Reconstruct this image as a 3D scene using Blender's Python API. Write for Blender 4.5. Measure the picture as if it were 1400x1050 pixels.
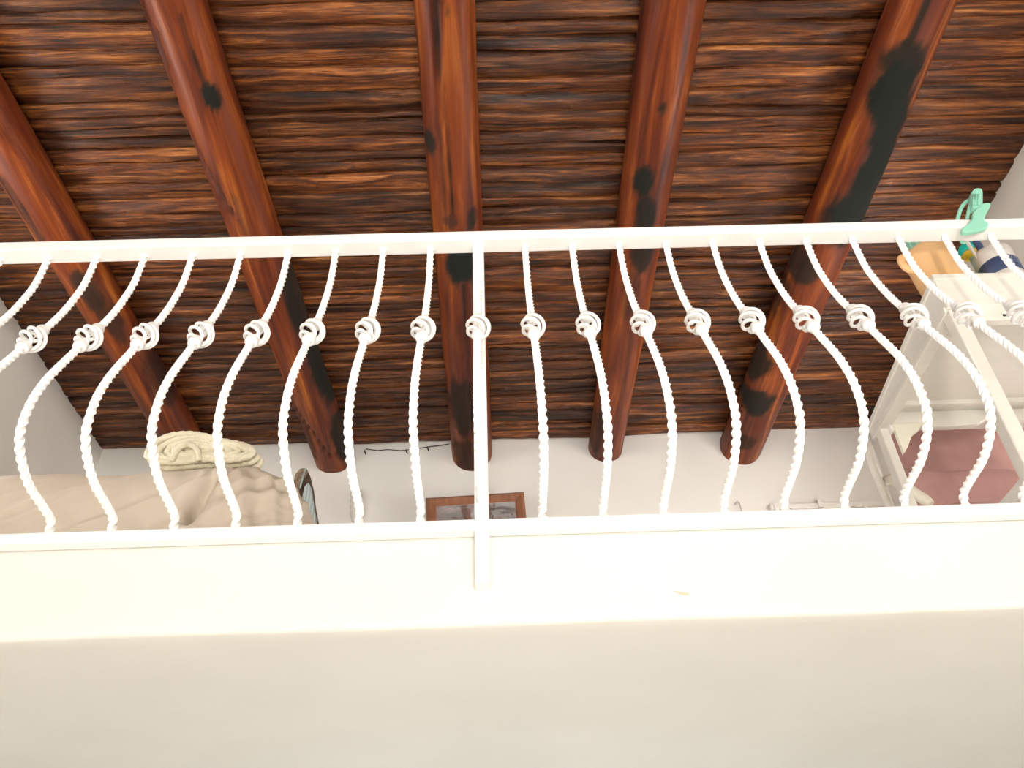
import bpy, bmesh, math, random
from mathutils import Vector, Matrix, noise
random.seed(7)
for o in list(bpy.data.objects): bpy.data.objects.remove(o)
S = bpy.context.scene; C = S.collection
EYE = 1.5                                            # camera height; heights below are given above the eye

# ------------------------------------------------------------------ camera
F, PITCH, ROLL, YAW = 1156.13, 0.67662, -0.04386, 0.02616
cp, sp, cy, sy = math.cos(PITCH), math.sin(PITCH), math.cos(YAW), math.sin(YAW)
FW = Vector((sy*cp, cy*cp, sp)); r0 = Vector((cy, -sy, 0)); u0 = r0.cross(FW)
RT = math.cos(ROLL)*r0 + math.sin(ROLL)*u0; UP = -math.sin(ROLL)*r0 + math.cos(ROLL)*u0
cam = bpy.data.objects.new('camera', bpy.data.cameras.new('camera')); C.objects.link(cam)
cam.matrix_world = Matrix(((RT.x, UP.x, -FW.x, 0), (RT.y, UP.y, -FW.y, 0), (RT.z, UP.z, -FW.z, EYE), (0, 0, 0, 1)))
cam.data.sensor_width = 36; cam.data.lens = F/1400*36; cam.data.clip_start = .02
S.camera = cam
def ray(u, v): return (u-700)/F*RT - (v-525)/F*UP + FW
def ony(u, v, y): d = ray(u, v); d = d*(y/d.y); return Vector((d.x, d.y, d.z+EYE))
def onz(u, v, z): d = ray(u, v); d = d*(z/d.z); return Vector((d.x, d.y, d.z+EYE))   # z above the eye
def Z(z): return z+EYE

# ------------------------------------------------------------------ light: daylight through the window behind the camera, plus fill from added windows
XL, XR, YB, YF = -2.25, 2.155, -7.0, 4.0
HC = 2.816                                           # ceiling boards, above the eye
WX0, WX1, WZ0, WZ1 = -1.3, 1.9, .30, 3.60
GX0, GX1, GZ0, GZ1 = -1.1, 1.1, .80, 1.85             # window added under the loft, in the far wall, to brighten the soffit
KY0, KY1, KZ0, KZ1 = 1.65, 2.45, 2.75, 3.65              # unseen loft window added in the left wall to brighten the right one
LY0, LY1, LZ0, LZ1 = 2.35, 3.05, 2.55, 3.40       # small loft window added in the right wall as fill, hidden by the desk
S.view_settings.view_transform = 'Standard'; S.view_settings.look = 'None'
S.view_settings.exposure = 0.25; S.view_settings.gamma = 1; S.view_settings.use_curve_mapping = False
W = bpy.data.worlds.new('sky'); S.world = W; W.use_nodes = True
W.node_tree.nodes['Background'].inputs[0].default_value = (.80, .90, 1, 1)
W.node_tree.nodes['Background'].inputs[1].default_value = 2.0
la = bpy.data.lights.new('window_daylight', 'AREA'); la.shape = 'RECTANGLE'
la.size = WX1-WX0-.1; la.size_y = WZ1-WZ0-.1; la.energy = 128; la.color = (1, .975, .94)
lo = bpy.data.objects.new('window_daylight', la); C.objects.link(lo)
lo.location = ((WX0+WX1)/2, YB+.10, (WZ0+WZ1)/2); lo.rotation_euler = (math.radians(90), 0, 0)   # faces +Y, into the room

sn = bpy.data.lights.new('sun', 'SUN'); sn.energy = 20; sn.angle = math.radians(1.0); sn.color = (1, .95, .87)
so = bpy.data.objects.new('sun', sn); C.objects.link(so); so.location = (0, -12, 9)
so.rotation_euler = Vector((-.02, .91, -.41)).to_track_quat('-Z', 'Y').to_euler()      # high sun through the big window onto the floor
lb = bpy.data.lights.new('right_loft_fill', 'AREA'); lb.shape = 'RECTANGLE'  # added fill for the back and left loft walls
lb.size = LZ1-LZ0-.08; lb.size_y = LY1-LY0-.08; lb.energy = 28; lb.color = (1, .975, .94)
lo2 = bpy.data.objects.new('right_loft_fill', lb); C.objects.link(lo2)
lo2.location = (XR+.03, (LY0+LY1)/2, (LZ0+LZ1)/2); lo2.rotation_euler = (0, math.radians(90), 0)   # faces -X

lg = bpy.data.lights.new('soffit_fill', 'AREA'); lg.shape = 'RECTANGLE'  # added fill from below the loft, lifts the soffit
lg.size = GX1-GX0-.08; lg.size_y = GZ1-GZ0-.08; lg.energy = 5; lg.color = (1, .975, .94)
lo3 = bpy.data.objects.new('soffit_fill', lg); C.objects.link(lo3)
lo3.location = ((GX0+GX1)/2, YF+.03, (GZ0+GZ1)/2); lo3.rotation_euler = (math.radians(-90), 0, 0)

lk = bpy.data.lights.new('left_loft_fill', 'AREA'); lk.shape = 'RECTANGLE'  # added fill for the right loft wall and the desk
lk.size = KZ1-KZ0-.08; lk.size_y = KY1-KY0-.08; lk.energy = 19; lk.color = (1, .975, .94)
lo4 = bpy.data.objects.new('left_loft_fill', lk); C.objects.link(lo4)
lo4.location = (XL-.03, (KY0+KY1)/2, (KZ0+KZ1)/2); lo4.rotation_euler = (0, math.radians(-90), 0)

# ------------------------------------------------------------------ materials
def mat(name): 
    m = bpy.data.materials.new(name); m.use_nodes = True
    n = m.node_tree.nodes; return m, n, m.node_tree.links, n['Principled BSDF']
def node(n, t, **k):
    x = n.new(t)
    for a, b in k.items(): setattr(x, a, b)
    return x
def ramp(n, stops):
    r = n.new('ShaderNodeValToRGB'); e = r.color_ramp.elements
    e[0].position, e[0].color = stops[0][0], (*stops[0][1], 1); e[1].position, e[1].color = stops[-1][0], (*stops[-1][1], 1)
    for p, c in stops[1:-1]: q = e.new(p); q.color = (*c, 1)
    return r
def mapping(n, l, scale, coord='Object'):
    t = n.new('ShaderNodeTexCoord'); m = n.new('ShaderNodeMapping'); m.inputs['Scale'].default_value = scale
    l.new(t.outputs[coord], m.inputs['Vector']); return m
def simple(name, c1, c2=None, rough=.5, scale=8, bump=0, bscale=60, stretch=(1, 1, 1), metal=0, coat=0):
    m, n, l, b = mat(name); b.inputs['Roughness'].default_value = rough; b.inputs['Metallic'].default_value = metal
    b.inputs['Coat Weight'].default_value = coat
    mp = mapping(n, l, stretch); t = node(n, 'ShaderNodeTexNoise'); t.inputs['Scale'].default_value = scale; t.inputs['Detail'].default_value = 6
    l.new(mp.outputs[0], t.inputs[0]); r = ramp(n, [(.3, c1), (.7, c2 or c1)]); l.new(t.outputs[0], r.inputs[0]); l.new(r.outputs[0], b.inputs['Base Color'])
    if bump:
        t2 = node(n, 'ShaderNodeTexNoise'); t2.inputs['Scale'].default_value = bscale; t2.inputs['Detail'].default_value = 4
        l.new(mp.outputs[0], t2.inputs[0]); bp = node(n, 'ShaderNodeBump'); bp.inputs['Strength'].default_value = bump; bp.inputs['Distance'].default_value = .01
        l.new(t2.outputs[0], bp.inputs['Height']); l.new(bp.outputs[0], b.inputs['Normal'])
    return m
M = {}
M['plaster'] = simple('plaster', (.77, .745, .685), (.81, .785, .725), .75, 3, .10, 14)
M['ceiling_back'] = simple('roof_backing', (.035, .016, .01), (.05, .022, .012), .9)
M['floor'] = simple('pale_floor', (.74, .715, .68), (.80, .775, .74), .4, 5)
M['white_metal'] = simple('white_gloss_paint', (.92, .91, .89), (.93, .92, .90), .3, 10, .04, 90)
M['white_wood'] = simple('white_painted_wood', (.80, .77, .70), (.84, .81, .74), .45, 6, .05, 40, (1, 8, 8))
M['cream_wood'] = simple('cream_painted_wood', (.80, .76, .62), (.84, .80, .67), .45, 6)
M['sheet'] = simple('beige_sheet', (.62, .53, .42), (.67, .58, .47), .85, 4, .06, 300)
M['rope'] = simple('cream_rope', (.80, .73, .54), (.88, .82, .64), .9, 60, .5, 220)
M['pink'] = simple('dusty_pink_fabric', (.48, .265, .245), (.53, .305, .285), .9, 20, .1, 300)
M['mint'] = simple('mint_plastic', (.30, .68, .52), (.33, .72, .55), .35, 6)
M['mint_box'] = simple('pale_green_plastic', (.22, .42, .33), (.30, .52, .42), .4, 14)
M['peach'] = simple('peach_enamel', (.92, .56, .27), (.93, .58, .29), .45, 4)
M['cup_white'] = simple('white_ceramic', (.84, .80, .75), (.86, .82, .77), .35, 4)
M['navy'] = simple('navy_plastic', (.05, .08, .19), (.09, .13, .26), .35, 30)
M['purple'] = simple('purple_plastic', (.16, .11, .38), (.20, .14, .45), .35, 10)
M['teal_plastic'] = simple('teal_plastic', (.0, .50, .42), (.02, .58, .50), .35, 6)
M['yellow'] = simple('yellow_plastic', (.85, .48, .02), (.90, .55, .03), .35, 6)
M['frame_wood'] = simple('brown_frame_wood', (.20, .075, .035), (.30, .12, .055), .45, 12, .1, 40, (3, 1, 1))
M['dark_wood'] = simple('dark_brown_wood', (.045, .028, .02), (.12, .07, .04), .5, 30)
M['wire'] = simple('dark_wire', (.02, .018, .016), (.04, .03, .03), .5)
M['grey_metal'] = simple('dull_grey_metal', (.42, .39, .36), (.5, .46, .43), .45)
M['mirror'] = simple('mirror_glass', (.72, .74, .74), (.78, .79, .79), .06, 9, .25, 5, metal=1)
M['paper'] = simple('offwhite_weave', (.62, .58, .52), (.70, .66, .6), .9, 30)
m, n, l, b = mat('window_glass'); b.inputs['Transmission Weight'].default_value = 1; b.inputs['Roughness'].default_value = 0
b.inputs['Alpha'].default_value = .12; M['glass'] = m
# ticking stripes
m, n, l, b = mat('teal_striped_cover'); mp = mapping(n, l, (1, 1, 1)); w = node(n, 'ShaderNodeTexWave'); w.bands_direction = 'X'
w.inputs['Scale'].default_value = 24; l.new(mp.outputs[0], w.inputs[0]); r = ramp(n, [(.3, (.30, .36, .34)), (.75, (.44, .49, .46))])
l.new(w.outputs[0], r.inputs[0]); l.new(r.outputs[0], b.inputs['Base Color']); b.inputs['Roughness'].default_value = .85; M['teal_cover'] = m

# split, varnished ceiling boards
m, n, l, b = mat('varnished_split_boards')
oi = node(n, 'ShaderNodeObjectInfo'); mp = mapping(n, l, (1.6, 26, 26))
ad = node(n, 'ShaderNodeVectorMath', operation='ADD'); cmb = node(n, 'ShaderNodeCombineXYZ'); mu = node(n, 'ShaderNodeMath', operation='MULTIPLY'); mu.inputs[1].default_value = 57
l.new(oi.outputs['Random'], mu.inputs[0]); l.new(mu.outputs[0], cmb.inputs[0]); l.new(mu.outputs[0], cmb.inputs[1]); l.new(mp.outputs[0], ad.inputs[0]); l.new(cmb.outputs[0], ad.inputs[1])
t = node(n, 'ShaderNodeTexNoise'); t.inputs['Scale'].default_value = 1.6; t.inputs['Detail'].default_value = 8; t.inputs['Roughness'].default_value = .65; t.inputs['Distortion'].default_value = .5
l.new(ad.outputs[0], t.inputs[0])
r = ramp(n, [(.28, (.010, .004, .003)), (.41, (.050, .015, .006)), (.52, (.14, .042, .012)), (.62, (.30, .105, .026)), (.76, (.58, .29, .10))]); l.new(t.outputs[0], r.inputs[0])
hs = node(n, 'ShaderNodeHueSaturation'); mr = node(n, 'ShaderNodeMapRange'); mr.inputs['To Min'].default_value = .75; mr.inputs['To Max'].default_value = 1.7
l.new(oi.outputs['Random'], mr.inputs['Value']); l.new(mr.outputs[0], hs.inputs['Value']); l.new(r.outputs[0], hs.inputs['Color'])
# patchy smoke darkening of single boards
mp2 = mapping(n, l, (2.5, 9, 9)); ad2 = node(n, 'ShaderNodeVectorMath', operation='ADD'); l.new(mp2.outputs[0], ad2.inputs[0]); l.new(cmb.outputs[0], ad2.inputs[1])
t3 = node(n, 'ShaderNodeTexNoise'); t3.inputs['Scale'].default_value = 1.3; t3.inputs['Detail'].default_value = 3; l.new(ad2.outputs[0], t3.inputs[0])
r3 = ramp(n, [(.36, (.52, .47, .45)), (.56, (1, 1, 1))]); l.new(t3.outputs[0], r3.inputs[0])
mx = node(n, 'ShaderNodeMix', data_type='RGBA', blend_type='MULTIPLY'); mx.inputs[0].default_value = 1
l.new(hs.outputs[0], mx.inputs[6]); l.new(r3.outputs[0], mx.inputs[7])
mp4 = mapping(n, l, (3, 150, 150)); ad4 = node(n, 'ShaderNodeVectorMath', operation='ADD'); l.new(mp4.outputs[0], ad4.inputs[0]); l.new(cmb.outputs[0], ad4.inputs[1])
t4 = node(n, 'ShaderNodeTexNoise'); t4.inputs['Scale'].default_value = 1.4; t4.inputs['Detail'].default_value = 5; t4.inputs['Distortion'].default_value = .4; l.new(ad4.outputs[0], t4.inputs[0])
r4 = ramp(n, [(.36, (.45, .42, .42)), (.5, (1, 1, 1)), (.68, (1.0, 1.0, 1.0))]); l.new(t4.outputs[0], r4.inputs[0])
mx4 = node(n, 'ShaderNodeMix', data_type='RGBA', blend_type='MULTIPLY'); mx4.inputs[0].default_value = 1; l.new(mx.outputs[2], mx4.inputs[6]); l.new(r4.outputs[0], mx4.inputs[7]); l.new(mx4.outputs[2], b.inputs['Base Color'])
rr = node(n, 'ShaderNodeMapRange'); rr.inputs['From Min'].default_value = .35; rr.inputs['From Max'].default_value = .65; rr.inputs['To Min'].default_value = .45; rr.inputs['To Max'].default_value = .2; l.new(t3.outputs[0], rr.inputs[0]); l.new(rr.outputs[0], b.inputs['Roughness'])
b.inputs['Specular IOR Level'].default_value = .32
bp = node(n, 'ShaderNodeBump'); bp.inputs['Strength'].default_value = .9; bp.inputs['Distance'].default_value = .012; sm = node(n, 'ShaderNodeMath', operation='MULTIPLY_ADD'); sm.inputs[1].default_value = .28; l.new(t4.outputs[0], sm.inputs[0]); l.new(t.outputs[0], sm.inputs[2]); l.new(sm.outputs[0], bp.inputs['Height']); l.new(bp.outputs[0], b.inputs['Normal'])
M['boards'] = m
# varnished logs; attribute "stain" carries the black stains, knots, drying cracks and painted shade on log flanks
m, n, l, b = mat('varnished_log')
oi = node(n, 'ShaderNodeObjectInfo'); mp = mapping(n, l, (11, .8, 11)); ad = node(n, 'ShaderNodeVectorMath', operation='ADD'); cmb = node(n, 'ShaderNodeCombineXYZ'); mu = node(n, 'ShaderNodeMath', operation='MULTIPLY'); mu.inputs[1].default_value = 31
l.new(oi.outputs['Random'], mu.inputs[0]); l.new(mu.outputs[0], cmb.inputs[1]); l.new(mp.outputs[0], ad.inputs[0]); l.new(cmb.outputs[0], ad.inputs[1])
t = node(n, 'ShaderNodeTexNoise'); t.inputs['Scale'].default_value = 1.5; t.inputs['Detail'].default_value = 7; t.inputs['Roughness'].default_value = .6; t.inputs['Distortion'].default_value = .6; l.new(ad.outputs[0], t.inputs[0])
r = ramp(n, [(.28, (.035, .007, .004)), (.43, (.105, .019, .006)), (.56, (.20, .042, .009)), (.68, (.38, .11, .018)), (.8, (.58, .23, .04))]); l.new(t.outputs[0], r.inputs[0])
at = node(n, 'ShaderNodeAttribute', attribute_name='stain_shade'); mx = node(n, 'ShaderNodeMix', data_type='RGBA'); mx.inputs[7].default_value = (.010, .012, .009, 1)
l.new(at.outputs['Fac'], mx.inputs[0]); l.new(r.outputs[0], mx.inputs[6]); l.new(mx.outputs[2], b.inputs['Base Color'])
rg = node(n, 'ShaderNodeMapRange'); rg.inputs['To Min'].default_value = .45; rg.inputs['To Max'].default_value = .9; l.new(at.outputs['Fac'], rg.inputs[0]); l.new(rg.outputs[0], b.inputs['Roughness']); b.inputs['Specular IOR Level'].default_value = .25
bp = node(n, 'ShaderNodeBump'); bp.inputs['Strength'].default_value = .25; bp.inputs['Distance'].default_value = .006; l.new(t.outputs[0], bp.inputs['Height']); l.new(bp.outputs[0], b.inputs['Normal'])
M['log'] = m

# ------------------------------------------------------------------ helpers
def obj(name, me, m, parent=None, loc=None):
    o = bpy.data.objects.new(name, me); C.objects.link(o)
    if m and not me.materials: me.materials.append(M[m] if isinstance(m, str) else m)
    if parent: o.parent = parent; o.matrix_parent_inverse = Matrix.Translation(-parent.location) if loc is None else Matrix()
    if loc is not None: o.location = loc
    return o
def pydata(name, v, f, smooth=False):
    me = bpy.data.meshes.new(name); me.from_pydata([tuple(p) for p in v], [], f); me.update()
    if smooth: me.polygons.foreach_set('use_smooth', [True]*len(me.polygons))
    return me
def tag(o, label, cat, group=None):
    o['label'] = label; o['category'] = cat
    if group: o['group'] = group
    return o
def struct(o): o['kind'] = 'structure'; return o
def empty(name, loc, label, cat, group=None):
    o = bpy.data.objects.new(name, None); C.objects.link(o); o.location = loc; o.empty_display_size = .05
    bpy.context.view_layer.update()
    return tag(o, label, cat, group)
def box(name, x0, x1, y0, y1, z0, z1, bev=.003, seg=2):
    bm = bmesh.new(); bmesh.ops.create_cube(bm, size=1)
    for v in bm.verts: v.co = Vector(((x0+x1)/2+v.co.x*(x1-x0), (y0+y1)/2+v.co.y*(y1-y0), (z0+z1)/2+v.co.z*(z1-z0)))
    if bev: bmesh.ops.bevel(bm, geom=bm.edges[:], offset=bev, segments=seg, affect='EDGES', profile=.5)
    me = bpy.data.meshes.new(name); bm.to_mesh(me); bm.free(); return me
def prism(name, pts, axis, a, b_, bev=.002):
    """extrude the polygon pts (2-D) along axis from a to b_"""
    bm = bmesh.new()
    def P(p, t): return (p[0], t, p[1]) if axis == 'y' else ((t, p[0], p[1]) if axis == 'x' else (p[0], p[1], t))
    f0 = bm.faces.new([bm.verts.new(P(p, a)) for p in pts]); r = bmesh.ops.extrude_face_region(bm, geom=[f0])
    d = Vector(P((0, 0), b_))-Vector(P((0, 0), a))
    for v in r['geom']:
        if isinstance(v, bmesh.types.BMVert): v.co += d
    bmesh.ops.recalc_face_normals(bm, faces=bm.faces[:])
    if bev: bmesh.ops.bevel(bm, geom=[e for e in bm.edges if e.is_manifold and e.calc_face_angle(0) > .35], offset=bev, segments=2, affect='EDGES', profile=.5)
    me = bpy.data.meshes.new(name); bm.to_mesh(me); bm.free(); return me
def tube_geo(path, rad, seg=8, twist=0, square=False, closed=False, flat=1):
    """vertices and faces of a tube along path with parallel-transported frames; rad number or list"""
    P = [Vector(p) for p in path]; N = len(P); V = []; Fc = []
    T = [(P[(i+1) % N if closed else min(i+1, N-1)]-P[(i-1) % N if closed else max(i-1, 0)]).normalized() for i in range(N)]
    ref = Vector((1, 0, 0)) if abs(T[0].x) < .8 else Vector((0, 1, 0)); nrm = (ref-T[0]*ref.dot(T[0])).normalized(); L = 0
    k = 4 if square else seg
    for i in range(N):
        if i: 
            nrm = (nrm-T[i]*nrm.dot(T[i])).normalized(); L += (P[i]-P[i-1]).length
        bn = T[i].cross(nrm); R = rad[i] if isinstance(rad, (list, tuple)) else rad
        for j in range(k):
            a = 2*math.pi*j/k+(math.pi/4 if square else 0)+twist*L
            V.append(P[i]+R*(math.cos(a)*nrm+flat*math.sin(a)*bn))
    for i in range(N if closed else N-1):
        for j in range(k):
            a = i*k+j; b_ = i*k+(j+1) % k; c = ((i+1) % N)*k+(j+1) % k; d = ((i+1) % N)*k+j; Fc.append((a, b_, c, d))
    if not closed: Fc += [tuple(range(k))[::-1], tuple((N-1)*k+j for j in range(k))]
    return V, Fc
def tube(name, path, rad, seg=8, **k):
    v, f = tube_geo(path, rad, seg, **k); return pydata(name, v, f, not k.get('square'))
def join(name, geos, smooth=True):
    V, Fc = [], []
    for v, f in geos:
        o = len(V); V += v; Fc += [tuple(i+o for i in q) for q in f]
    return pydata(name, V, Fc, smooth)
def spline(pts, n):
    P = [Vector(p) for p in pts]; out = []
    for i in range(len(P)-1):
        a, b_, c, d = P[max(i-1, 0)], P[i], P[i+1], P[min(i+2, len(P)-1)]
        for k in range(n):
            t = k/n; out.append(.5*((2*b_)+(c-a)*t+(2*a-5*b_+4*c-d)*t*t+(3*b_-a-3*c+d)*t**3))
    return out+[P[-1]]
def resample(P, step):
    out = [P[0]]; acc = 0
    for i in range(1, len(P)):
        seg = P[i]-P[i-1]; L = seg.length; pos = 0
        while acc+L-pos >= step:
            pos += step-acc; acc = 0; out.append(P[i-1]+seg*(pos/L))
        acc += L-pos
    out.append(P[-1]); return out
def lathe(name, prof, seg=40):
    V, Fc = [], []; k = len(prof)
    for j in range(seg):
        a = 2*math.pi*j/seg
        V += [(r*math.cos(a), r*math.sin(a), z) for r, z in prof]
    for j in range(seg):
        for i in range(k-1): a = j*k+i; b_ = ((j+1) % seg)*k+i; Fc.append((a, b_, b_+1, a+1))
    Fc += [tuple(j*k for j in range(seg))[::-1], tuple(j*k+k-1 for j in range(seg))]
    return pydata(name, V, Fc, True)
def rounded(name, x0, x1, y0, y1, z0, z1, r, n, disp=None):
    """rounded box on a regular surface grid (n cells along x, y, z), optional displacement"""
    nx, ny, nz = n; idx = {}; V = []; Fc = []
    def vid(i, j, k):
        if (i, j, k) not in idx:
            p = Vector((x0+(x1-x0)*i/nx, y0+(y1-y0)*j/ny, z0+(z1-z0)*k/nz))
            q = Vector((min(max(p.x, x0+r), x1-r), min(max(p.y, y0+r), y1-r), min(max(p.z, z0+r), z1-r)))
            d = p-q; nn = d.normalized() if d.length > 1e-9 else Vector((0, 0, 1)); p = q+nn*r
            if disp: p = p+nn*disp(p, nn)
            idx[(i, j, k)] = len(V); V.append(p)
        return idx[(i, j, k)]
    for i in range(nx):
        for j in range(ny):
            Fc.append((vid(i, j, 0), vid(i, j+1, 0), vid(i+1, j+1, 0), vid(i+1, j, 0))); Fc.append((vid(i, j, nz), vid(i+1, j, nz), vid(i+1, j+1, nz), vid(i, j+1, nz)))
    for i in range(nx):
        for k in range(nz):
            Fc.append((vid(i, 0, k), vid(i+1, 0, k), vid(i+1, 0, k+1), vid(i, 0, k+1))); Fc.append((vid(i, ny, k), vid(i, ny, k+1), vid(i+1, ny, k+1), vid(i+1, ny, k)))
    for j in range(ny):
        for k in range(nz):
            Fc.append((vid(0, j, k), vid(0, j, k+1), vid(0, j+1, k+1), vid(0, j+1, k))); Fc.append((vid(nx, j, k), vid(nx, j+1, k), vid(nx, j+1, k+1), vid(nx, j, k+1)))
    return pydata(name, V, Fc, True)

# ------------------------------------------------------------------ room shell
T = .15; ZT = Z(HC)
struct(obj('floor', box('floor', XL-T, XR+T, YB-T, YF+T, -.12, 0, 0), 'floor'))
wl_ = empty('wall_left', (XL, 0, 0), 'x', 'x'); del wl_['label']; del wl_['category']; struct(wl_)
for a in ((YB-T, KY0, 0, ZT+.12), (KY1, YF+T, 0, ZT+.12), (KY0, KY1, 0, KZ0), (KY0, KY1, KZ1, ZT+.12)):
    obj('wall_piece', box('wall_piece', XL-T, XL, a[0], a[1], a[2], a[3], 0), 'plaster', wl_)
wr_ = empty('wall_right', (XR, 0, 0), 'x', 'x'); del wr_['label']; del wr_['category']; struct(wr_)
for a in ((YB-T, LY0, 0, ZT+.12), (LY1, YF+T, 0, ZT+.12), (LY0, LY1, 0, LZ0), (LY0, LY1, LZ1, ZT+.12)):
    obj('wall_piece', box('wall_piece', XR, XR+T, a[0], a[1], a[2], a[3], 0), 'plaster', wr_)
for nm, y0, y1, z0, z1 in (('fill_window_right', LY0, LY1, LZ0, LZ1), ('fill_window_left', KY0, KY1, KZ0, KZ1)):  # both loft windows are added to carry fill light
    q0 = XR if nm != 'fill_window_left' else XL-.15
    w2 = empty(nm, (q0+.08, (y0+y1)/2, z0), 'x', 'x'); del w2['label']; del w2['category']; struct(w2)
    for a in ((y0, y0+.04, z0, z1), (y1-.04, y1, z0, z1), (y0, y1, z0, z0+.04), (y0, y1, z1-.04, z1)):
        obj('window_frame', box('window_frame', q0+.05, q0+.1, a[0], a[1], a[2], a[3]), 'white_wood', w2)
    obj('pane', box('pane', q0+.07, q0+.076, y0+.04, y1-.04, z0+.04, z1-.04, 0), 'glass', w2)
wf_ = empty('wall_far', (0, YF, 0), 'x', 'x'); del wf_['label']; del wf_['category']; struct(wf_)
for a in ((XL, XR, GZ1, ZT+.12), (XL, XR, 0, GZ0), (XL, GX0, GZ0, GZ1), (GX1, XR, GZ0, GZ1)):
    obj('wall_piece', box('wall_piece', a[0], a[1], YF, YF+T, a[2], a[3], 0), 'plaster', wf_)
w3 = empty('fill_window_far', (0, YF+.08, GZ0), 'x', 'x'); del w3['label']; del w3['category']; struct(w3)  # added window that carries the soffit fill
for a in ((GX0, GX0+.04, GZ0, GZ1), (GX1-.04, GX1, GZ0, GZ1), (GX0, GX1, GZ0, GZ0+.04), (GX0, GX1, GZ1-.04, GZ1)):
    obj('window_frame', box('window_frame', a[0], a[1], YF+.05, YF+.1, a[2], a[3]), 'white_wood', w3)
obj('pane', box('pane', GX0+.04, GX1-.04, YF+.07, YF+.076, GZ0+.04, GZ1-.04, 0), 'glass', w3)
bw = empty('wall_back', (0, YB, 0), 'x', 'x'); del bw['label']; del bw['category']; struct(bw)
for a in ((XL, WX0, 0, ZT+.12), (WX1, XR, 0, ZT+.12), (WX0, WX1, 0, WZ0), (WX0, WX1, WZ1, ZT+.12)):
    obj('wall_piece', box('wall_piece', a[0], a[1], YB-T, YB, a[2], a[3], 0), 'plaster', bw)
wn = empty('window_1', (0, YB-.06, WZ0), 'x', 'x'); del wn['label']; del wn['category']; struct(wn)
for a in ((WX0, WX0+.05, WZ0, WZ1), (WX1-.05, WX1, WZ0, WZ1), (WX0, WX1, WZ0, WZ0+.05), (WX0, WX1, WZ1-.05, WZ1), ((WX0+WX1)/2-.03, (WX0+WX1)/2+.03, WZ0, WZ1)):
    obj('window_frame', box('window_frame', a[0], a[1], YB-.10, YB-.05, a[2], a[3]), 'white_wood', wn)
for x0, x1 in ((WX0+.05, (WX0+WX1)/2-.03), ((WX0+WX1)/2+.03, WX1-.05)):
    obj('pane', box('pane', x0, x1, YB-.08, YB-.074, WZ0+.05, WZ1-.05, 0), 'glass', wn)

# loft slab with a slightly uneven plastered lower edge
FY = 1.518; SB, ST = Z(.643), Z(.837)
def slab():
    V, Fc = [], []; n = 90
    for i in range(n+1):
        x = XL+(XR-XL)*i/n; w = .004*noise.noise(Vector((x*2.2, 3, 0)))+.002*noise.noise(Vector((x*7, 9, 0)))
        for y, z in ((YF, SB), (2.5, SB), (1.8, SB), (FY+.05, SB+.2*w), (FY+.012, SB+w), (FY+.003, SB+.004+w), (FY, SB+.014+w), (FY, ST-.06), (FY, ST-.008), (FY+.008, ST), (YF, ST)):
            V.append((x, y, z))
    k = 11
    for i in range(n):
        for j in range(k-1): a = i*k+j; Fc.append((a, a+1, a+k+1, a+k))
    return pydata('floor_loft', V, [q[::-1] for q in Fc], True)
me = slab(); sl = struct(obj('floor_loft', me, 'plaster'))
obj('fascia_chip', prism('fascia_chip', [(p.x, p.z) for p in (ony(u, v, FY-.001) for u, v in ((921, 808), (930, 809), (942, 811), (943, 814), (935, 814), (928, 812)))], 'y', FY-.002, FY+.006, .0005), simple('chipped_plaster', (.62, .56, .42), (.7, .64, .5), .9, 50), sl)

# ceiling: backing with the split boards hung below it, row by row and bay by bay
ceil = struct(obj('ceiling', box('ceiling', XL, XR, YB, YF, ZT+.03, ZT+.12, 0), 'ceiling_back'))
BN = [-1.80, -1.00, -.130, .626, 1.458]; BF = [-1.70, -.923, -.143, .622, 1.392]   # log beam axes near (y 1.4) and at the far wall
def bx(i, y): return BN[i]+(BF[i]-BN[i])*min(max((y-1.4)/2.6, -.3), 1)
BX = [(a+b_)/2 for a, b_ in zip(BN, BF)]
edges = [XL]+BX+[XR]
def board(x0, x1, y0, w, calm=1):
    """one split board: near edge hangs proud, underside rough and rising to the far edge"""
    L = x1-x0; nx = max(6, int(L/.05)); sd = Vector((random.random()*90, random.random()*90, 0)); drop = random.uniform(.006, .024)*calm; yaw = random.uniform(-.010, .010)
    V, Fc = [], []; prof = ((0, .030), (.0, -.35), (.06, -.92), (.18, -1), (.45, -.72), (.75, -.38), (1.08, 0))
    lean = random.choice((0, 0, .12, .22, .32))*w*calm   # some boards lean the other way
    tl_ = random.uniform(-.25, .55)                      # how far the underside leans
    for i in range(nx+1):
        x = L*i/nx; dd = drop*(1+.75*noise.noise(sd+Vector((x*3.2, 0, 60))))
        for q, (a, h) in enumerate(prof):
            wob = (noise.noise(sd+Vector((x*5, q*.55, 0)))*.0075+noise.noise(sd+Vector((x*15, q*1.1, 5)))*.0035)*calm
            y = a*w+(.009*noise.noise(sd+Vector((x*3.5, 0, 20+a)))+.004*noise.noise(sd+Vector((x*12, 0, 40))) if q else 0)+yaw*(x-L/2)/.4
            zz = h if q == 0 else (.004 if q == 6 else h*dd*(1 if q < 4 else 1+tl_*(a-.3)))
            V.append((x-L/2, y, zz+(wob if q else 0)-(lean*a if 1 < q < 6 else 0)))
    k = len(prof)
    for i in range(nx):
        for j in range(k-1): a = i*k+j; Fc.append((a, a+1, a+k+1, a+k))
    Fc += [tuple(range(k))[::-1], tuple(nx*k+j for j in range(k))]
    return pydata('plank', V, [f[::-1] for f in Fc], True), ((x0+x1)/2, y0, ZT)
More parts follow.
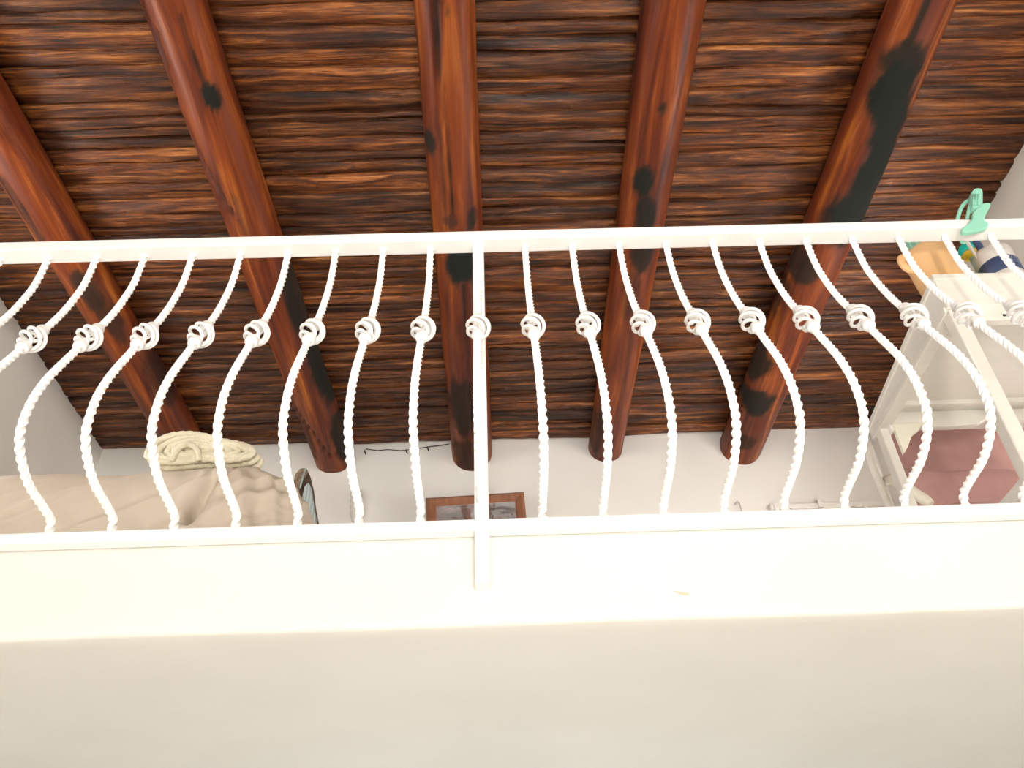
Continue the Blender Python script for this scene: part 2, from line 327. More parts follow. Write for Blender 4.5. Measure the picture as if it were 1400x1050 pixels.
for bi in range(6):
    x0 = edges[bi]+(.0 if bi == 0 else .02); x1 = edges[bi+1]-(.0 if bi == 5 else .02)
    y = 1.02+random.uniform(0, .05)
    while y < YF:
        w = random.choice((.045, .055, .065, .075, .08, .095)); w = min(w*random.uniform(.9, 1.1), YF-y+.0)
        if w < .02: break
        me, lc = board(x0, x1, y, w, (.35 if bi in (0, 5) else 1)); obj('plank', me, 'boards', ceil, lc); y += w
# beyond the frame (over the camera) the same boards as one piece
geos = []
for bi in range(6):
    y = YB
    while y < 1.02:
        w = min(random.uniform(.07, .1), 1.04-y); me, lc = board(edges[bi]+.02, edges[bi+1]-.02, y, w)
        geos.append(([Vector(v.co)+Vector(lc) for v in me.vertices], [tuple(p.vertices) for p in me.polygons])); bpy.data.meshes.remove(me); y += max(w, .02)
rest = obj('planks_overhead', join('planks_overhead', geos), 'boards', ceil); rest['kind'] = 'stuff'

# ------------------------------------------------------------------ log beams
def log_beam(bi, rn, rf, blobs, cracks, label):
    """tapering, slightly crooked log; blobs = (u, v, half width, half length px, strength), cracks = pixel polylines, both put on its surface"""
    sd = Vector((BX[bi]*13, 5, 1)); nseg = 48
    ys = [YB+.3*i for i in range(0, 27)]+[.95+.018*i for i in range(int((YF+.02-.95)/.018)+1)]
    def rad(y): t = min(max((y-1.2)/2.8, 0), 1); return rn+(rf-rn)*t
    def hit(u, v):
        """where the sight line meets the log: y and sideways offset from its axis"""
        d = ray(u, v); y = 2.0
        for _ in range(6):
            R = rad(y); xc = bx(bi, y); zc = HC-R; a = d.x*d.x+d.z*d.z; b_ = d.x*xc+d.z*zc; c = xc*xc+zc*zc-R*R
            t = (b_-math.sqrt(max(b_*b_-a*c, 0)))/a; y = d.y*t
        return y, d.x*t-xc
    V, Fc, st = [], [], []; B = []
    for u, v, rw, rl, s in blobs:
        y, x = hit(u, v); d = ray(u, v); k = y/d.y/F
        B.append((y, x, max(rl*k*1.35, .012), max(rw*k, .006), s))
    K = [[hit(u, v) for u, v in pts] for pts in cracks]
    for y in ys:
        R = rad(y); cx = bx(bi, y)+.004*noise.noise(sd+Vector((0, y*.9, 0))); cz = Z(HC)-R+.004
        for j in range(nseg):
            a = 2*math.pi*j/nseg; d = Vector((math.sin(a), 0, -math.cos(a)))     # a = 0 is the underside
            rr = R*(1+.05*noise.noise(sd+Vector((d.x*1.2, y*1.3, d.z*1.2)))+.02*noise.noise(sd+Vector((d.x*3, y*5, d.z*3))))
            s = 0
            ax = d.x*rr if d.z < .3 else (9 if d.x > 0 else -9)
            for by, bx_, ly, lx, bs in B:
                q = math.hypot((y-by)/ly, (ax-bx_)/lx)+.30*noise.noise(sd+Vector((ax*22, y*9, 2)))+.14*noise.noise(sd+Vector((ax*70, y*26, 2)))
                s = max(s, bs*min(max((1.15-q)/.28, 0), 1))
            for kk in K:
                for (ya, xa), (yb_, xb) in zip(kk, kk[1:]):
                    if min(ya, yb_)-.001 <= y <= max(ya, yb_)+.001:
                        f = (y-ya)/(yb_-ya); off = abs(ax-(xa+(xb-xa)*f+.004*noise.noise(sd+Vector((0, y*12, 8)))))
                        if off < .008: g = 1-off/.008; rr -= .016*g; s = max(s, .95*g)
            V.append((cx+d.x*rr, y, cz+d.z*rr)); st.append(s)
    for i in range(len(ys)-1):
        for j in range(nseg): a = i*nseg+j; b_ = i*nseg+(j+1) % nseg; Fc.append((a, b_, b_+nseg, a+nseg))
    Fc += [tuple(range(nseg))[::-1], tuple((len(ys)-1)*nseg+j for j in range(nseg))]
    me = pydata('log_beam', V, [f[::-1] for f in Fc], True); at = me.attributes.new('stain_shade', 'FLOAT', 'POINT'); at.data.foreach_set('value', st)
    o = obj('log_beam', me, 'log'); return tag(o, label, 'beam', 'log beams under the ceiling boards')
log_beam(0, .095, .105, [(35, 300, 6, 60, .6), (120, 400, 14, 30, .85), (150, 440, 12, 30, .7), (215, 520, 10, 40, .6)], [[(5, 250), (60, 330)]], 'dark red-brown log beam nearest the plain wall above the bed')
log_beam(1, .100, .107, [(291, 133, 11, 15, 1), (225, 170, 9, 90, .6), (277, 265, 12, 45, .9), (300, 310, 10, 40, .8), (330, 300, 6, 30, .4), (405, 415, 10, 50, .9), (440, 500, 11, 60, .95), (472, 585, 14, 40, .9), (420, 600, 8, 40, .6)],  # round knot first; long flank blobs paint its shaded sides, mixed with staining
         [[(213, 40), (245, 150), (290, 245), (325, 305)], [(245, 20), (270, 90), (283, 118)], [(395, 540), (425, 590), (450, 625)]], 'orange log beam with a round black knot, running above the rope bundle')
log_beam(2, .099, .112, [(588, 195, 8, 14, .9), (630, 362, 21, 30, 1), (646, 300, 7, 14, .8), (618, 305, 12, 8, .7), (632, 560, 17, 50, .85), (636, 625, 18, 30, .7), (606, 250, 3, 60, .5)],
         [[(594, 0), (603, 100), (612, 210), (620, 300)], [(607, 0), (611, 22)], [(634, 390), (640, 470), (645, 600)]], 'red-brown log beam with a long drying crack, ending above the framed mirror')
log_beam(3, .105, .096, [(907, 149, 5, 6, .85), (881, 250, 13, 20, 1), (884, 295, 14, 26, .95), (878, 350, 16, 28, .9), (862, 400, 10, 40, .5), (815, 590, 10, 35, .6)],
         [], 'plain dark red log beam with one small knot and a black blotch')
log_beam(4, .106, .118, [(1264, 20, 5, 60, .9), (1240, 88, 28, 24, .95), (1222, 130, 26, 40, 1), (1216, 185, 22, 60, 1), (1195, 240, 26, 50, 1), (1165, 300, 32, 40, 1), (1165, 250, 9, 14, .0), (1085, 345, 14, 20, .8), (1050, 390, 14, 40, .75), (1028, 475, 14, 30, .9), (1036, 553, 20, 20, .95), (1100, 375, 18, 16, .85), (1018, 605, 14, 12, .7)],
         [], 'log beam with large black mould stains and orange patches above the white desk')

# ------------------------------------------------------------------ railing
X0, SP = -.0335, .12337
rail = empty('balcony_railing', ((XL+XR)/2, 1.5, Z(.83)), 'white painted iron balcony railing with bellied twisted bars along the loft edge', 'railing')
def rp(name, me, m='white_metal'): return obj(name, me, m, rail)
rp('top_rail', box('top_rail', XL, XR, 1.471, 1.521, Z(1.667), Z(1.699), .004))
rp('bottom_rail', box('bottom_rail', XL, XR, 1.484, FY, Z(.826), Z(.850), .004))
pst = rp('post', box('post', X0-.0145, X0+.0145, 1.487, FY, Z(.720), Z(1.668), .003))
obj('post_cap', box('post_cap', X0-.0145, X0+.0145, 1.485, FY, Z(.712), Z(.721), .001), M['white_metal'], rail)
prof = [(0, 1.669), (-.002, 1.60), (-.008, 1.545), (-.022, 1.488), (-.040, 1.430), (-.067, 1.362), (-.102, 1.290), (-.137, 1.208), (-.166, 1.145), (-.188, 1.090), (-.203, 1.030), (-.203, .972), (-.190, .940), (-.160, .914), (-.115, .894), (-.055, .887), (-.016, .882), (-.003, .872), (0, .848)]
path = resample(spline([(0, 1.5+a, Z(h)) for a, h in prof], 12), .0045)
kc = min(range(len(path)), key=lambda i: abs(path[i].z-Z(1.288))); kp = path[kc]; kt = (path[kc-4]-path[kc+4]).normalized()   # knot centre and upward tangent
ex = Vector((1, 0, 0)); ey = kt.cross(ex).normalized()
bal_me = tube('baluster', path, [.0092 if abs((p-kp).dot(kt)) > .037 or (p-kp).length > .06 else .0012 for p in path], square=True, twist=2*math.pi/.074)   # the bar is only a thin wire inside the open basket
geos = []; HL = .037
for s in range(4):
    pp = []
    for i in range(33):
        t = i/32*2-1; R = .0055+.0200*max(0, math.cos(t*math.pi/2))**.75; a = math.pi/2*s-t*math.pi*.80+2.2
        pp.append(kp+kt*(t*HL)+R*(math.cos(a)*ex+math.sin(a)*ey))
    geos.append(tube_geo(pp, .0041, 8))
knot_me = join('basket_knot', geos)
coll = []
for sg in (-1, 1):
    c = kp+kt*(sg*(HL+.005))
    coll.append(tube('collar', [c-kt*.012, c-kt*.010, c-kt*.005, c, c+kt*.005, c+kt*.010, c+kt*.012], [.007, .0135, .0148, .0128, .0148, .0135, .007], 14))
for me in (bal_me, knot_me, *coll): me.materials.append(M['white_metal'])
for k in range(-17, 18):
    b_ = obj('baluster', bal_me, None, rail, (X0+SP*k-rail.location.x, -rail.location.y, -rail.location.z))
    for nm, me in (('basket_knot', knot_me), ('collar', coll[0]), ('collar', coll[1])): obj(nm, me, None, b_, (0, 0, 0))

# ------------------------------------------------------------------ bed on the loft
bed = empty('bed', (-1.4, 2.4, ST), 'bed covered with a wrinkled beige sheet, standing beside the plain wall', 'bed')
obj('bed_base', box('bed_base', -2.2, -.66, 2.06, 2.86, ST, ST+.26, .01), 'frame_wood', bed)
ca, cb, cc = ony(292, 662, 1.95), ony(262, 714, 1.95), ony(246, 722, 1.95)
def segd(p, a, b_):
    ab = Vector((b_.x-a.x, b_.z-a.z)); ap = Vector((p.x-a.x, p.z-a.z)); t = min(max(ap.dot(ab)/ab.dot(ab), 0), 1); return (ap-ab*t).length, t
def wr(p, nn):
    d = .012*noise.noise(Vector((p.x*3+p.z*4, p.y*2, p.z*1.5)))
    d += .013*(1-abs(noise.noise(Vector((p.x*5-p.z*9, p.y*3, 7+p.z*2))))*2.2)+.007*(1-abs(noise.noise(Vector((p.x*9-p.z*20, p.y*5, 3+p.z*3))))*2.2)
    d += .004*noise.noise(Vector((p.x*10+p.z*14, p.y*8, p.z*6)))
    if p.x > -.85: d += .007*math.sin(math.atan2(p.y-2.1, p.x+.85)*26+p.z*3)*min((p.x+.85)/.2, 1)
    if p.y < 2.1:
        q, t = segd(p, ca, cb); d -= .075*math.exp(-(q/.013)**2)*(.25+.75*t); q2 = q+.028*(1 if p.x > ca.x-.4*(ca.z-p.z) else -1); d += .012*math.exp(-(q2/.03)**2)
        q, t = segd(p, cb, cc+Vector((-.06, 0, -.01))); d -= .02*math.exp(-(q/.010)**2)
    return d
obj('sheet', rounded('sheet', -2.225, -.545, 1.935, 2.92, ST+.05, Z(1.345), .165, (210, 44, 66), wr), 'sheet', bed)

# rope hank folded on the bed: nested flat loops with a raised bend at one end
geos = []; rnd = random.Random(3)
for lay in range(4):
    yy = 2.03+lay*.026
    for lev in range(5):
        sc = 1-lev*.20; base = Z(1.374); pp = []
        dx = rnd.uniform(-.008, .008)
        outline = [(-1.005, .030), (-.995, .066), (-.955, .096), (-.90, .102), (-.845, .088), (-.79, .068), (-.735, .058), (-.70, .034), (-.715, .012), (-.77, .008), (-.84, .010), (-.90, .006), (-.965, .008)]
        cxx, czz = -.86, .042
        for (x, z) in outline: pp.append((cxx+(x-cxx)*(1-lev*.16)+dx, yy+rnd.uniform(-.004, .004), base+czz+(z-czz)*sc))
        pp = pp+[pp[0]]; sm = resample(spline(pp, 8), .008)[:-2]
        geos.append(tube_geo(sm, [.0100+.0011*math.sin(i*2.1) for i in range(len(sm))], 8, closed=True))
geos.append(tube_geo(resample(spline([(-.93, 2.02, Z(1.375)), (-.915, 2.012, Z(1.41)), (-.89, 2.010, Z(1.425)), (-.86, 2.012, Z(1.405)), (-.85, 2.018, Z(1.372))], 8), .008), .0085, 8))
tag(obj('rope_bundle', join('rope_bundle', geos), 'rope'), 'folded bundle of cream cotton rope lying on the beige bed', 'rope')

# upright folded board with striped cover, behind the bed end
YT = 3.05
def tl(u, v, y=YT): p = ony(u, v, y); return (p.x, p.z)
tp = [tl(435, 716), tl(430, 690), tl(427, 665), tl(423, 648), tl(418, 637), tl(409, 638), tl(402, 646), tl(399, 665), tl(397, 690), tl(398, 716)]
dxr = tp[0][0]; foot = [(tp[-1][0], ST), (dxr+.02, ST)]
ib = empty('folded_board', (-.8, YT+.02, ST), 'narrow upright folded board with teal striped cover and dark brown tip behind the bed', 'folded board')
obj('core_board', prism('core_board', [tp[i] for i in range(10)]+foot, 'y', YT+.012, YT+.045, .006), 'dark_wood', ib)
cv = [tl(433.5, 716), tl(429, 690), tl(426, 668), tl(422, 660), tl(416, 667), tl(412, 690), tl(412, 716)]
obj('striped_cover', prism('striped_cover', cv+[(cv[-1][0], ST+.03), (cv[0][0]+.015, ST+.03)], 'y', YT-.01, YT+.016, .006), 'teal_cover', ib)
tipp = [tl(421, 645), tl(418, 640), tl(410, 641), tl(404, 648), tl(405, 668), tl(409, 672), tl(413, 655), tl(417, 650)]
obj('tip_wrap', prism('tip_wrap', tipp, 'y', YT-.004, YT+.014, .004), simple('brown_tip', (.10, .06, .035), (.30, .22, .15), .6, 60), ib)
obj('tip_stitch', tube('tip_stitch', [Vector((a, YT-.006, b_)) for a, b_ in (tl(411, 668), tl(414, 655), tl(418, 642))], .004, 6), 'teal_cover', ib)

# ------------------------------------------------------------------ far wall things
# tilted mirror in a bevelled brown frame
a = ony(582, 682.5, 3.95); b2 = ony(714.5, 674, 3.95); mw = b2.x-a.x; mh = .42; mz = (a.z+b2.z)/2
mi = empty('framed_mirror', ((a.x+b2.x)/2, 3.955, mz-mh), 'rectangular mirror in a brown wooden frame hanging on the far wall', 'mirror')
def fr(name, pts_out, pts_in):
    V = [(x, -.0, z) for x, z in pts_out]+[(x, -.022, z) for x, z in [(p[0]*.35+q[0]*.65, p[1]*.35+q[1]*.65) for p, q in zip(pts_in, pts_out)]]+[(x, .0, z) for x, z in pts_in]+[(x, .02, z) for x, z in pts_out]+[(x, .02, z) for x, z in pts_in]
    Fc = [(0, 1, 3, 2), (2, 3, 5, 4), (0, 6, 7, 1), (6, 8, 9, 7), (4, 5, 9, 8), (0, 2, 4, 8, 6), (1, 7, 9, 5, 3)]
    me = pydata(name, V, Fc); bm = bmesh.new(); bm.from_mesh(me); bmesh.ops.recalc_face_normals(bm, faces=bm.faces[:]); bm.to_mesh(me); bm.free(); return me
hx, hz, bw_ = mw/2, mh/2, .052
OUT = [(-hx, hz), (hx, hz), (hx, -hz), (-hx, -hz)]; INN = [(-hx+bw_, hz-bw_), (hx-bw_, hz-bw_), (hx-bw_, -hz+bw_), (-hx+bw_, -hz+bw_)]
for i in range(4):
    j = (i+1) % 4; obj('frame_side', fr('frame_side', [OUT[i], OUT[j]], [INN[i], INN[j]]), 'frame_wood', mi, (0, 0, mh/2))
obj('mirror_glass', box('mirror_glass', -hx+bw_-.004, hx-bw_+.004, .004, .012, -hz+bw_-.004, hz-bw_+.004, .001), 'mirror', mi, (0, 0, mh/2))
mi.rotation_euler = (math.radians(7), math.radians(-2.2), 0); mi.location.z -= .018; mi.location.x += .022
# small ribbed hanging on a hook
h = ony(487, 671, 3.985); hg = empty('wall_hanging', (h.x, 3.985, h.z-.2), 'small off-white ribbed hanging on a dark hook on the far wall', 'wall hanging')
obj('hook', tube('hook', spline([(h.x, 4.0, h.z+.012), (h.x, 3.975, h.z+.010), (h.x+.004, 3.968, h.z-.004), (h.x, 3.978, h.z-.010)], 6), .003, 6), 'wire', hg)
obj('ribbed_body', lathe('ribbed_body', [(.004, .19)]+[(.018+.012*(1-i/9)+(.004 if i % 2 else 0), .18-.019*i) for i in range(9)][::1]+[(.012, 0)]), 'paper', hg, (.006, -.018, 0))
# wire hook
h = ony(1009, 689, 3.985); tag(obj('wire_hook', tube('wire_hook', spline([(h.x-.012, 4.0, h.z+.004), (h.x-.006, 3.985, h.z+.012), (h.x+.006, 3.98, h.z+.002), (h.x+.010, 3.985, h.z-.05), (h.x+.004, 4.0, h.z-.09)], 6), .0035, 6), 'grey_metal'), 'thin grey wire hook on the far wall', 'hook')
# white peg rail
a = ony(1053, 691, 3.97); rk = empty('peg_rail', (a.x+.3, 3.99, a.z-.08), 'white wooden peg rail low on the far wall behind the desk', 'peg rail')
obj('rail_board', box('rail_board', a.x, 2.10, 3.972, 3.999, a.z-.022, a.z+.008, .003), 'white_wood', rk)
obj('rail_board', box('rail_board', a.x+.008, 2.10, 3.978, 3.999, a.z-.10, a.z-.055, .003), 'white_wood', rk)
for i in range(3): obj('upright', box('upright', a.x+.02+.24*i, a.x+.045+.24*i, 3.965, 3.999, a.z-.10, a.z+.024 if i == 1 else a.z+.008, .002), 'white_wood', rk)
for i in range(4): obj('peg', tube('peg', [(a.x+.09+.17*i, 3.985, a.z-.07), (a.x+.09+.17*i, 3.955, a.z-.066), (a.x+.09+.17*i, 3.93, a.z-.05)], [.010, .009, .013], 10), 'white_wood', rk)
# thin cord pinned along the top of the wall
cpts = [(500, 613.5), (516, 616), (530, 614.5), (548, 616), (566, 614), (585, 611), (604, 608.5), (614, 607)]
cd = empty('light_string', tuple(ony(556, 614, 3.985)), 'thin dark cord with small drop clips pinned along the top of the far wall', 'cord')
obj('cord', tube('cord', [ony(u, v, 3.99) for u, v in cpts], .0022, 6), 'wire', cd)
for u, v in ((499, 618), (556, 617.5), (585, 613.5)):
    p = ony(u, v, 3.988); obj('clip', tube('clip', [p+Vector((-.004, 0, .016)), p, p+Vector((.005, 0, -.016))], [.0025, .0045, .0025], 6), 'wire', cd)

# ------------------------------------------------------------------ slanted writing desk
DX0, DX1, DY0, DY1 = 1.195, 2.12, 1.604, 2.208
dz = lambda y: Z(1.627-.1142*(y-DY0))
desk = empty('writing_desk', ((DX0+DX1)/2, 1.9, ST), 'white wooden slant-top desk with square legs standing behind the railing', 'desk')
def dk(name, me, m='white_wood'): return obj(name, me, m, desk)
dk('desk_top', prism('desk_top', [(DY0-.004, dz(DY0)-.018), (DY0-.004, dz(DY0)), (DY1+.006, dz(DY1)), (DY1+.006, dz(DY1)-.018)], 'x', DX0-.004, DX1))
for x in (DX0, DX1-.02): dk('side_apron', prism('side_apron', [(DY0+.005, Z(1.506)), (DY0+.005, dz(DY0+.005)-.012), (DY1, dz(DY1)-.012), (DY1, Z(1.506))], 'x', x, x+.02))
dk('side_trim', prism('side_trim', [(DY0+.012, Z(1.497)), (DY0+.012, Z(1.518)), (DY1-.02, Z(1.518)), (DY1-.02, Z(1.497))], 'x', DX0-.006, DX0+.03))
fa = dk('front_apron', box('front_apron', DX0-.001, DX1+.001, DY0, DY0+.02, Z(1.51), dz(DY0)-.012))
dk('front_lip', box('front_lip', DX0+.03, DX1-.03, DY0+.006, DY0+.03, Z(1.463), Z(1.515)))
p = ony(1373, 431, DY0+.005); obj('nail_hole', tube('nail_hole', [p+Vector((0, .004, 0)), p+Vector((0, -.0015, 0))], .004, 8), 'wire', fa)
dk('cross_lip', box('cross_lip', DX0+.02, DX1-.02, 2.072, 2.092, Z(1.540), dz(2.08)-.016))
sc = [(DX0+.02, Z(1.548)), (DX1-.02, Z(1.548)), (DX1-.02, Z(1.485))]
for i in range(24, -1, -1):
    t = i/24; x = DX0+.06+(DX1-DX0-.12)*t; sc.append((x, Z(1.498+.016*math.sin(t*math.pi)*0+(.012 if .32 < t < .68 else 0)-.012*abs(math.sin(t*math.pi*3)))))
sc.append((DX0+.02, Z(1.47)))
dk('rear_apron', prism('rear_apron', sc, 'y', 2.118, 2.138, .002))
for y in (DY0+.001, 2.135):
    for x in (DX0-.003, DX1-.037):
        dk('leg', box('leg', x, x+(.038 if y < 2 else .027), y, y+.040, ST, Z(1.50) if y < 2 else Z(1.53), .004))
for x in (DX0+.004, DX1-.03): dk('stretcher', box('stretcher', x, x+.022, DY0+.03, 2.12, Z(.975), Z(1.008), .003))
br = [(DX0+.03, Z(1.50)), (DX0+.12, Z(1.50)), (DX0+.105, Z(1.475)), (DX0+.075, Z(1.455)), (DX0+.05, Z(1.415)), (DX0+.03, Z(1.39))]
dk('corner_bracket', prism('corner_bracket', br, 'y', 2.112, 2.130, .003), 'cream_wood')
br2 = [(DX1-.03-(q[0]-DX0-.03), q[1]) for q in br]
dk('corner_bracket', prism('corner_bracket', br2, 'y', 2.112, 2.130, .003), 'cream_wood')

# pink armchair at the desk
ch = empty('armchair', (1.58, 2.5, ST), 'pink upholstered armchair with cream wooden arms tucked behind the white desk', 'chair')
def soft(k): return lambda p, nn: k*noise.noise(Vector((p.x*5, p.y*5, p.z*6)))
obj('backrest', rounded('backrest', 1.425, 2.0, 2.47, 2.57, Z(1.20), Z(1.81), .049, (20, 6, 18), soft(.012)), 'pink', ch)
def fold(p, nn): return .014*noise.noise(Vector((p.x*4, p.y*3, p.z*9)))+.010*math.sin(p.z*36+p.x*9)*max(0, min(1, (p.x-1.5)*4))
obj('cushion', rounded('cushion', 1.345, 1.96, 2.36, 2.47, Z(1.24), Z(1.50), .05, (40, 8, 26), fold), 'pink', ch)
obj('seat', rounded('seat', 1.32, 1.95, 2.16, 2.52, Z(1.14), Z(1.26), .05, (20, 14, 6), soft(.008)), 'pink', ch)
def paddle(pts, rad, flat): return tube('arm', resample(spline(pts, 8), .012), rad, 14, flat=flat)
for s in (0, 1):
    f = (lambda x: x) if s == 0 else (lambda x: 3.26-x)
    pts = resample(spline([(f(1.285), 2.42, Z(1.47)), (f(1.265), 2.31, Z(1.42)), (f(1.262), 2.24, Z(1.345)), (f(1.296), 2.20, Z(1.262))], 8), .012)
    N = len(pts); rad = [.017+.006*math.sin(math.pi*min(i/(N-1), .8)) if i < N-3 else (.018, .013, .006)[i-N+3] for i in range(N)]
    obj('arm', tube('arm', pts, rad, 14, flat=.75), 'cream_wood', ch)
    lp = spline([(f(1.225), 2.30, Z(1.545)), (f(1.222), 2.31, Z(1.49)), (f(1.235), 2.33, Z(1.38)), (f(1.262), 2.36, Z(1.25)), (f(1.28), 2.40, Z(1.0)), (f(1.28), 2.42, ST)], 6)
    obj('leg', tube('leg', lp, .014, 10), 'white_wood', ch)
    obj('leg', tube('leg', [(f(1.33), 2.20, Z(1.16)), (f(1.325), 2.19, Z(1.0)), (f(1.32), 2.185, ST)], [.018, .016, .013], 10), 'white_wood', ch)

# ------------------------------------------------------------------ things on the desk
def on_desk(y): return dz(y)
# peach cup with handle
pc = empty('peach_cup', (1.283, 1.700, on_desk(1.648)+.001), 'large peach cup with a side handle on the white desk', 'cup')
obj('cup_body', lathe('cup_body', [(.052, 0), (.058, .003), (.060, .012), (.0655, .09), (.0695, .156), (.0705, .164), (.0695, .168), (.0705, .172), (.0700, .182), (.066, .185), (.063, .180), (.058, .05), (.0, .045)], 56), 'peach', pc, (0, 0, 0))
obj('handle', tube('handle', spline([(-.060, 0, .172), (-.078, .0, .178), (-.088, 0, .165), (-.086, 0, .140), (-.076, 0, .125), (-.060, 0, .122)], 8), .0095, 12, flat=1.2), 'peach', pc, (0, 0, 0))
# mint storage box behind it
mb = empty('green_box', (1.30, 1.800, on_desk(1.788)+.001), 'thin pale green ribbed plastic box standing behind the peach cup', 'box')
obj('box_body', box('box_body', 0, .142, -.010, .014, 0, .375, .006), 'mint_box', mb, (0, 0, 0))
obj('box_lid', box('box_lid', -.003, .145, -.012, .016, .372, .395, .005), 'mint', mb, (0, 0, 0))
for i in range(6): obj('rib', box('rib', .006+.024*i, .014+.024*i, -.0125, -.009, .02, .365, .002), 'mint', mb, (0, 0, 0))
# white cup with navy band, holding pens
wc = empty('banded_cup', (1.466, 1.700, on_desk(1.652)+.001), 'white cup with a navy band holding pens on the white desk', 'cup')
obj('cup_body', lathe('cup_body', [(.048, 0), (.052, .004), (.0535, .06), (.0545, .168), (.054, .174), (.051, .175), (.049, .17), (.047, .03), (0, .025)], 48), 'cup_white', wc, (0, 0, 0))
obj('band', lathe('band', [(.0540, .072), (.0553, .074), (.0558, .122), (.0545, .124)], 48), 'navy', wc, (0, 0, 0))
m, n, l, b = mat('dotted_print'); b.inputs['Base Color'].default_value = (.62, .64, .70, 1); b.inputs['Roughness'].default_value = .5; M['print'] = m
dots = []
for r in range(7):
    for c in range(4):
        a = -math.pi/2-.14+.07*c+(.035 if r % 2 else 0); h = .080+.006*r; Rr = .0556; cx = Vector((Rr*math.cos(a), Rr*math.sin(a), h)); nn = Vector((math.cos(a), math.sin(a), 0)); dots.append(tube_geo([cx-nn*.001, cx+nn*.0009], .0013, 6))
obj('dot_print', join('dot_print', dots, False), 'print', wc, (0, 0, 0))
for nm, mt, x, y, tx, ty, L, r in (('navy_marker', 'navy', 1.447, 1.690, -.05, .0, .215, .010), ('purple_marker', 'purple', 1.482, 1.69, .06, .0, .225, .008), ('white_pencil', 'cup_white', 1.43, 1.70, -.10, -.05, .235, .0055)):
    z0 = on_desk(1.7)+.028; p0 = Vector((x, y, z0)); d = Vector((tx, ty, 1)).normalized()
    tag(obj(nm, tube(nm, [p0, p0+d*(L*.75), p0+d*(L*.76), p0+d*(L*.97), p0+d*L], [r*.9, r*.9, r, r, r*.5], 10), mt), {'navy_marker': 'navy marker standing in the banded white cup', 'purple_marker': 'purple marker standing in the banded white cup', 'white_pencil': 'slim white pencil leaning out of the banded white cup'}[nm], 'pen', 'pens in the banded cup')
# small toy with a teal and yellow ball head
tc = ony(1325, 344, 1.775); ty_ = empty('toy_figure', (tc.x, 1.775, on_desk(1.755)+.001), 'small toy with a round teal and yellow head between the two cups', 'toy')
hh = tc.z-ty_.location.z
def dome(z0, z1, R, n=9): return [(max(math.sqrt(max(R*R-z*z, 0)), .0004), z) for z in [z0+(z1-z0)*i/n for i in range(n+1)]]
obj('head_top', lathe('head_top', dome(-.014, .031, .031), 28), 'teal_plastic', ty_, (0, 0, hh))
obj('head_bottom', lathe('head_bottom', dome(-.031, -.014, .031), 28), 'yellow', ty_, (0, 0, hh))
obj('body', lathe('body', [(.021, 0), (.023, .006), (.020, .05), (.014, .11), (.010, hh-.027)], 24), 'mint_box', ty_, (0, 0, 0))
# mint clip clamped on the top rail
def cpx(u, v, y=1.462): p = ony(u, v, y); return (p.x, p.z)
cl = empty('plastic_clip', (cpx(1333, 300)[0], 1.462, Z(1.66)), 'mint green plastic clip clamped over the top rail of the white railing', 'clip')
jaw = [(1353.3, 281.2), (1348, 280.3), (1342, 281.2), (1333.4, 288), (1328, 295), (1327.6, 302.5), (1320, 310.6), (1313.5, 315), (1313, 319), (1316, 321), (1321.7, 321), (1333.4, 318.8), (1346, 315.6), (1350, 311.5), (1349.7, 308), (1344.3, 304.3), (1345.2, 299), (1352.4, 285.3)]
obj('front_jaw', prism('front_jaw', [cpx(*q) for q in jaw], 'y', 1.453, 1.467, .003), 'mint', cl)
g = [(1327, 287), (1326, 274), (1326.5, 266), (1329, 262.5), (1333, 261), (1338, 261), (1341.3, 263.5), (1342, 268), (1342, 283), (1335, 290)]
obj('grip', prism('grip', [cpx(*q, 1.48) for q in g], 'y', 1.468, 1.492, .005), 'mint', cl)
for gx in (1330.5, 1333.5, 1337): obj('grip_rib', tube('grip_rib', [Vector((cpx(gx, 266, 1.468)[0], 1.467, cpx(gx, 266, 1.468)[1])), Vector((cpx(gx+.5, 281, 1.468)[0], 1.467, cpx(gx+.5, 281, 1.468)[1]))], .0022, 6), 'mint', cl)
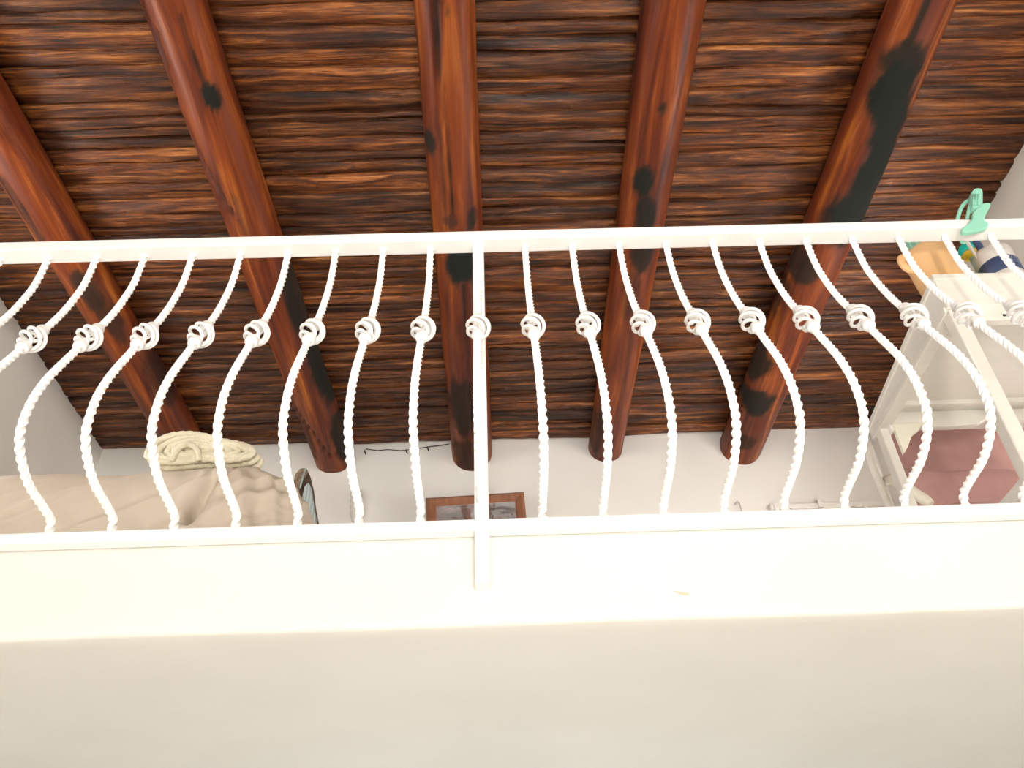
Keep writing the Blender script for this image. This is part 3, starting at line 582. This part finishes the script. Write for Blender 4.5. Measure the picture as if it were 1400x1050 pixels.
arm = [Vector((cpx(u, v, 1.50)[0], 1.50+.004*i, cpx(u, v, 1.50)[1])) for i, (u, v) in enumerate(((1328, 272), (1320, 276), (1315, 283), (1312.5, 292), (1311.5, 300)))]
arm.append(Vector((arm[-1].x, 1.531, Z(1.68))))
arm.append(ony(1319, 331, 1.531))
obj('back_arm', tube('back_arm', resample(spline(arm, 8), .006), .0055, 10), 'mint', cl)
arm2 = [Vector((cpx(u, v, 1.49)[0], 1.49, cpx(u, v, 1.49)[1])) for u, v in ((1327, 278), (1325, 286), (1323, 296), (1322.5, 300))]
obj('inner_arm', tube('inner_arm', spline(arm2, 6), .005, 10), 'mint', cl)

# ------------------------------------------------------------------ uplighter added unseen behind the camera to brighten the ceiling centre
LX, LY = .42, -.55
fl = empty('fill_uplighter', (LX, LY, 0), 'added unseen white uplighter with an open bowl shade standing on the lower floor', 'lamp')
obj('base', lathe('base', [(.14, 0), (.14, .012), (.12, .022), (.02, .03), (.012, .05)], 40), 'white_metal', fl, (0, 0, 0))
obj('pole', tube('pole', [(0, 0, .03), (0, 0, .8), (0, 0, 1.50)], .011, 14), 'white_metal', fl, (0, 0, 0))
obj('bowl_shade', lathe('bowl_shade', [(.012, 1.47), (.06, 1.485), (.12, 1.53), (.16, 1.60), (.165, 1.625), (.160, 1.625), (.154, 1.602), (.115, 1.537), (.058, 1.493), (.012, 1.485)], 48), 'white_metal', fl, (0, 0, 0))
m, n, l, b = mat('fill_bulb'); b.inputs['Emission Color'].default_value = (1, .93, .8, 1); b.inputs['Emission Strength'].default_value = 12
obj('bulb', lathe('bulb', [(.010, 1.485), (.014, 1.50), (.024, 1.52), (.026, 1.532), (.020, 1.546), (.002, 1.552)], 20), m, fl, (0, 0, 0))
lp_ = bpy.data.lights.new('uplighter_fill', 'POINT'); lp_.energy = 85; lp_.shadow_soft_size = .05; lp_.color = (1, .95, .87)
lpo = bpy.data.objects.new('uplighter_fill', lp_); C.objects.link(lpo); lpo.location = (LX, LY, 1.57)
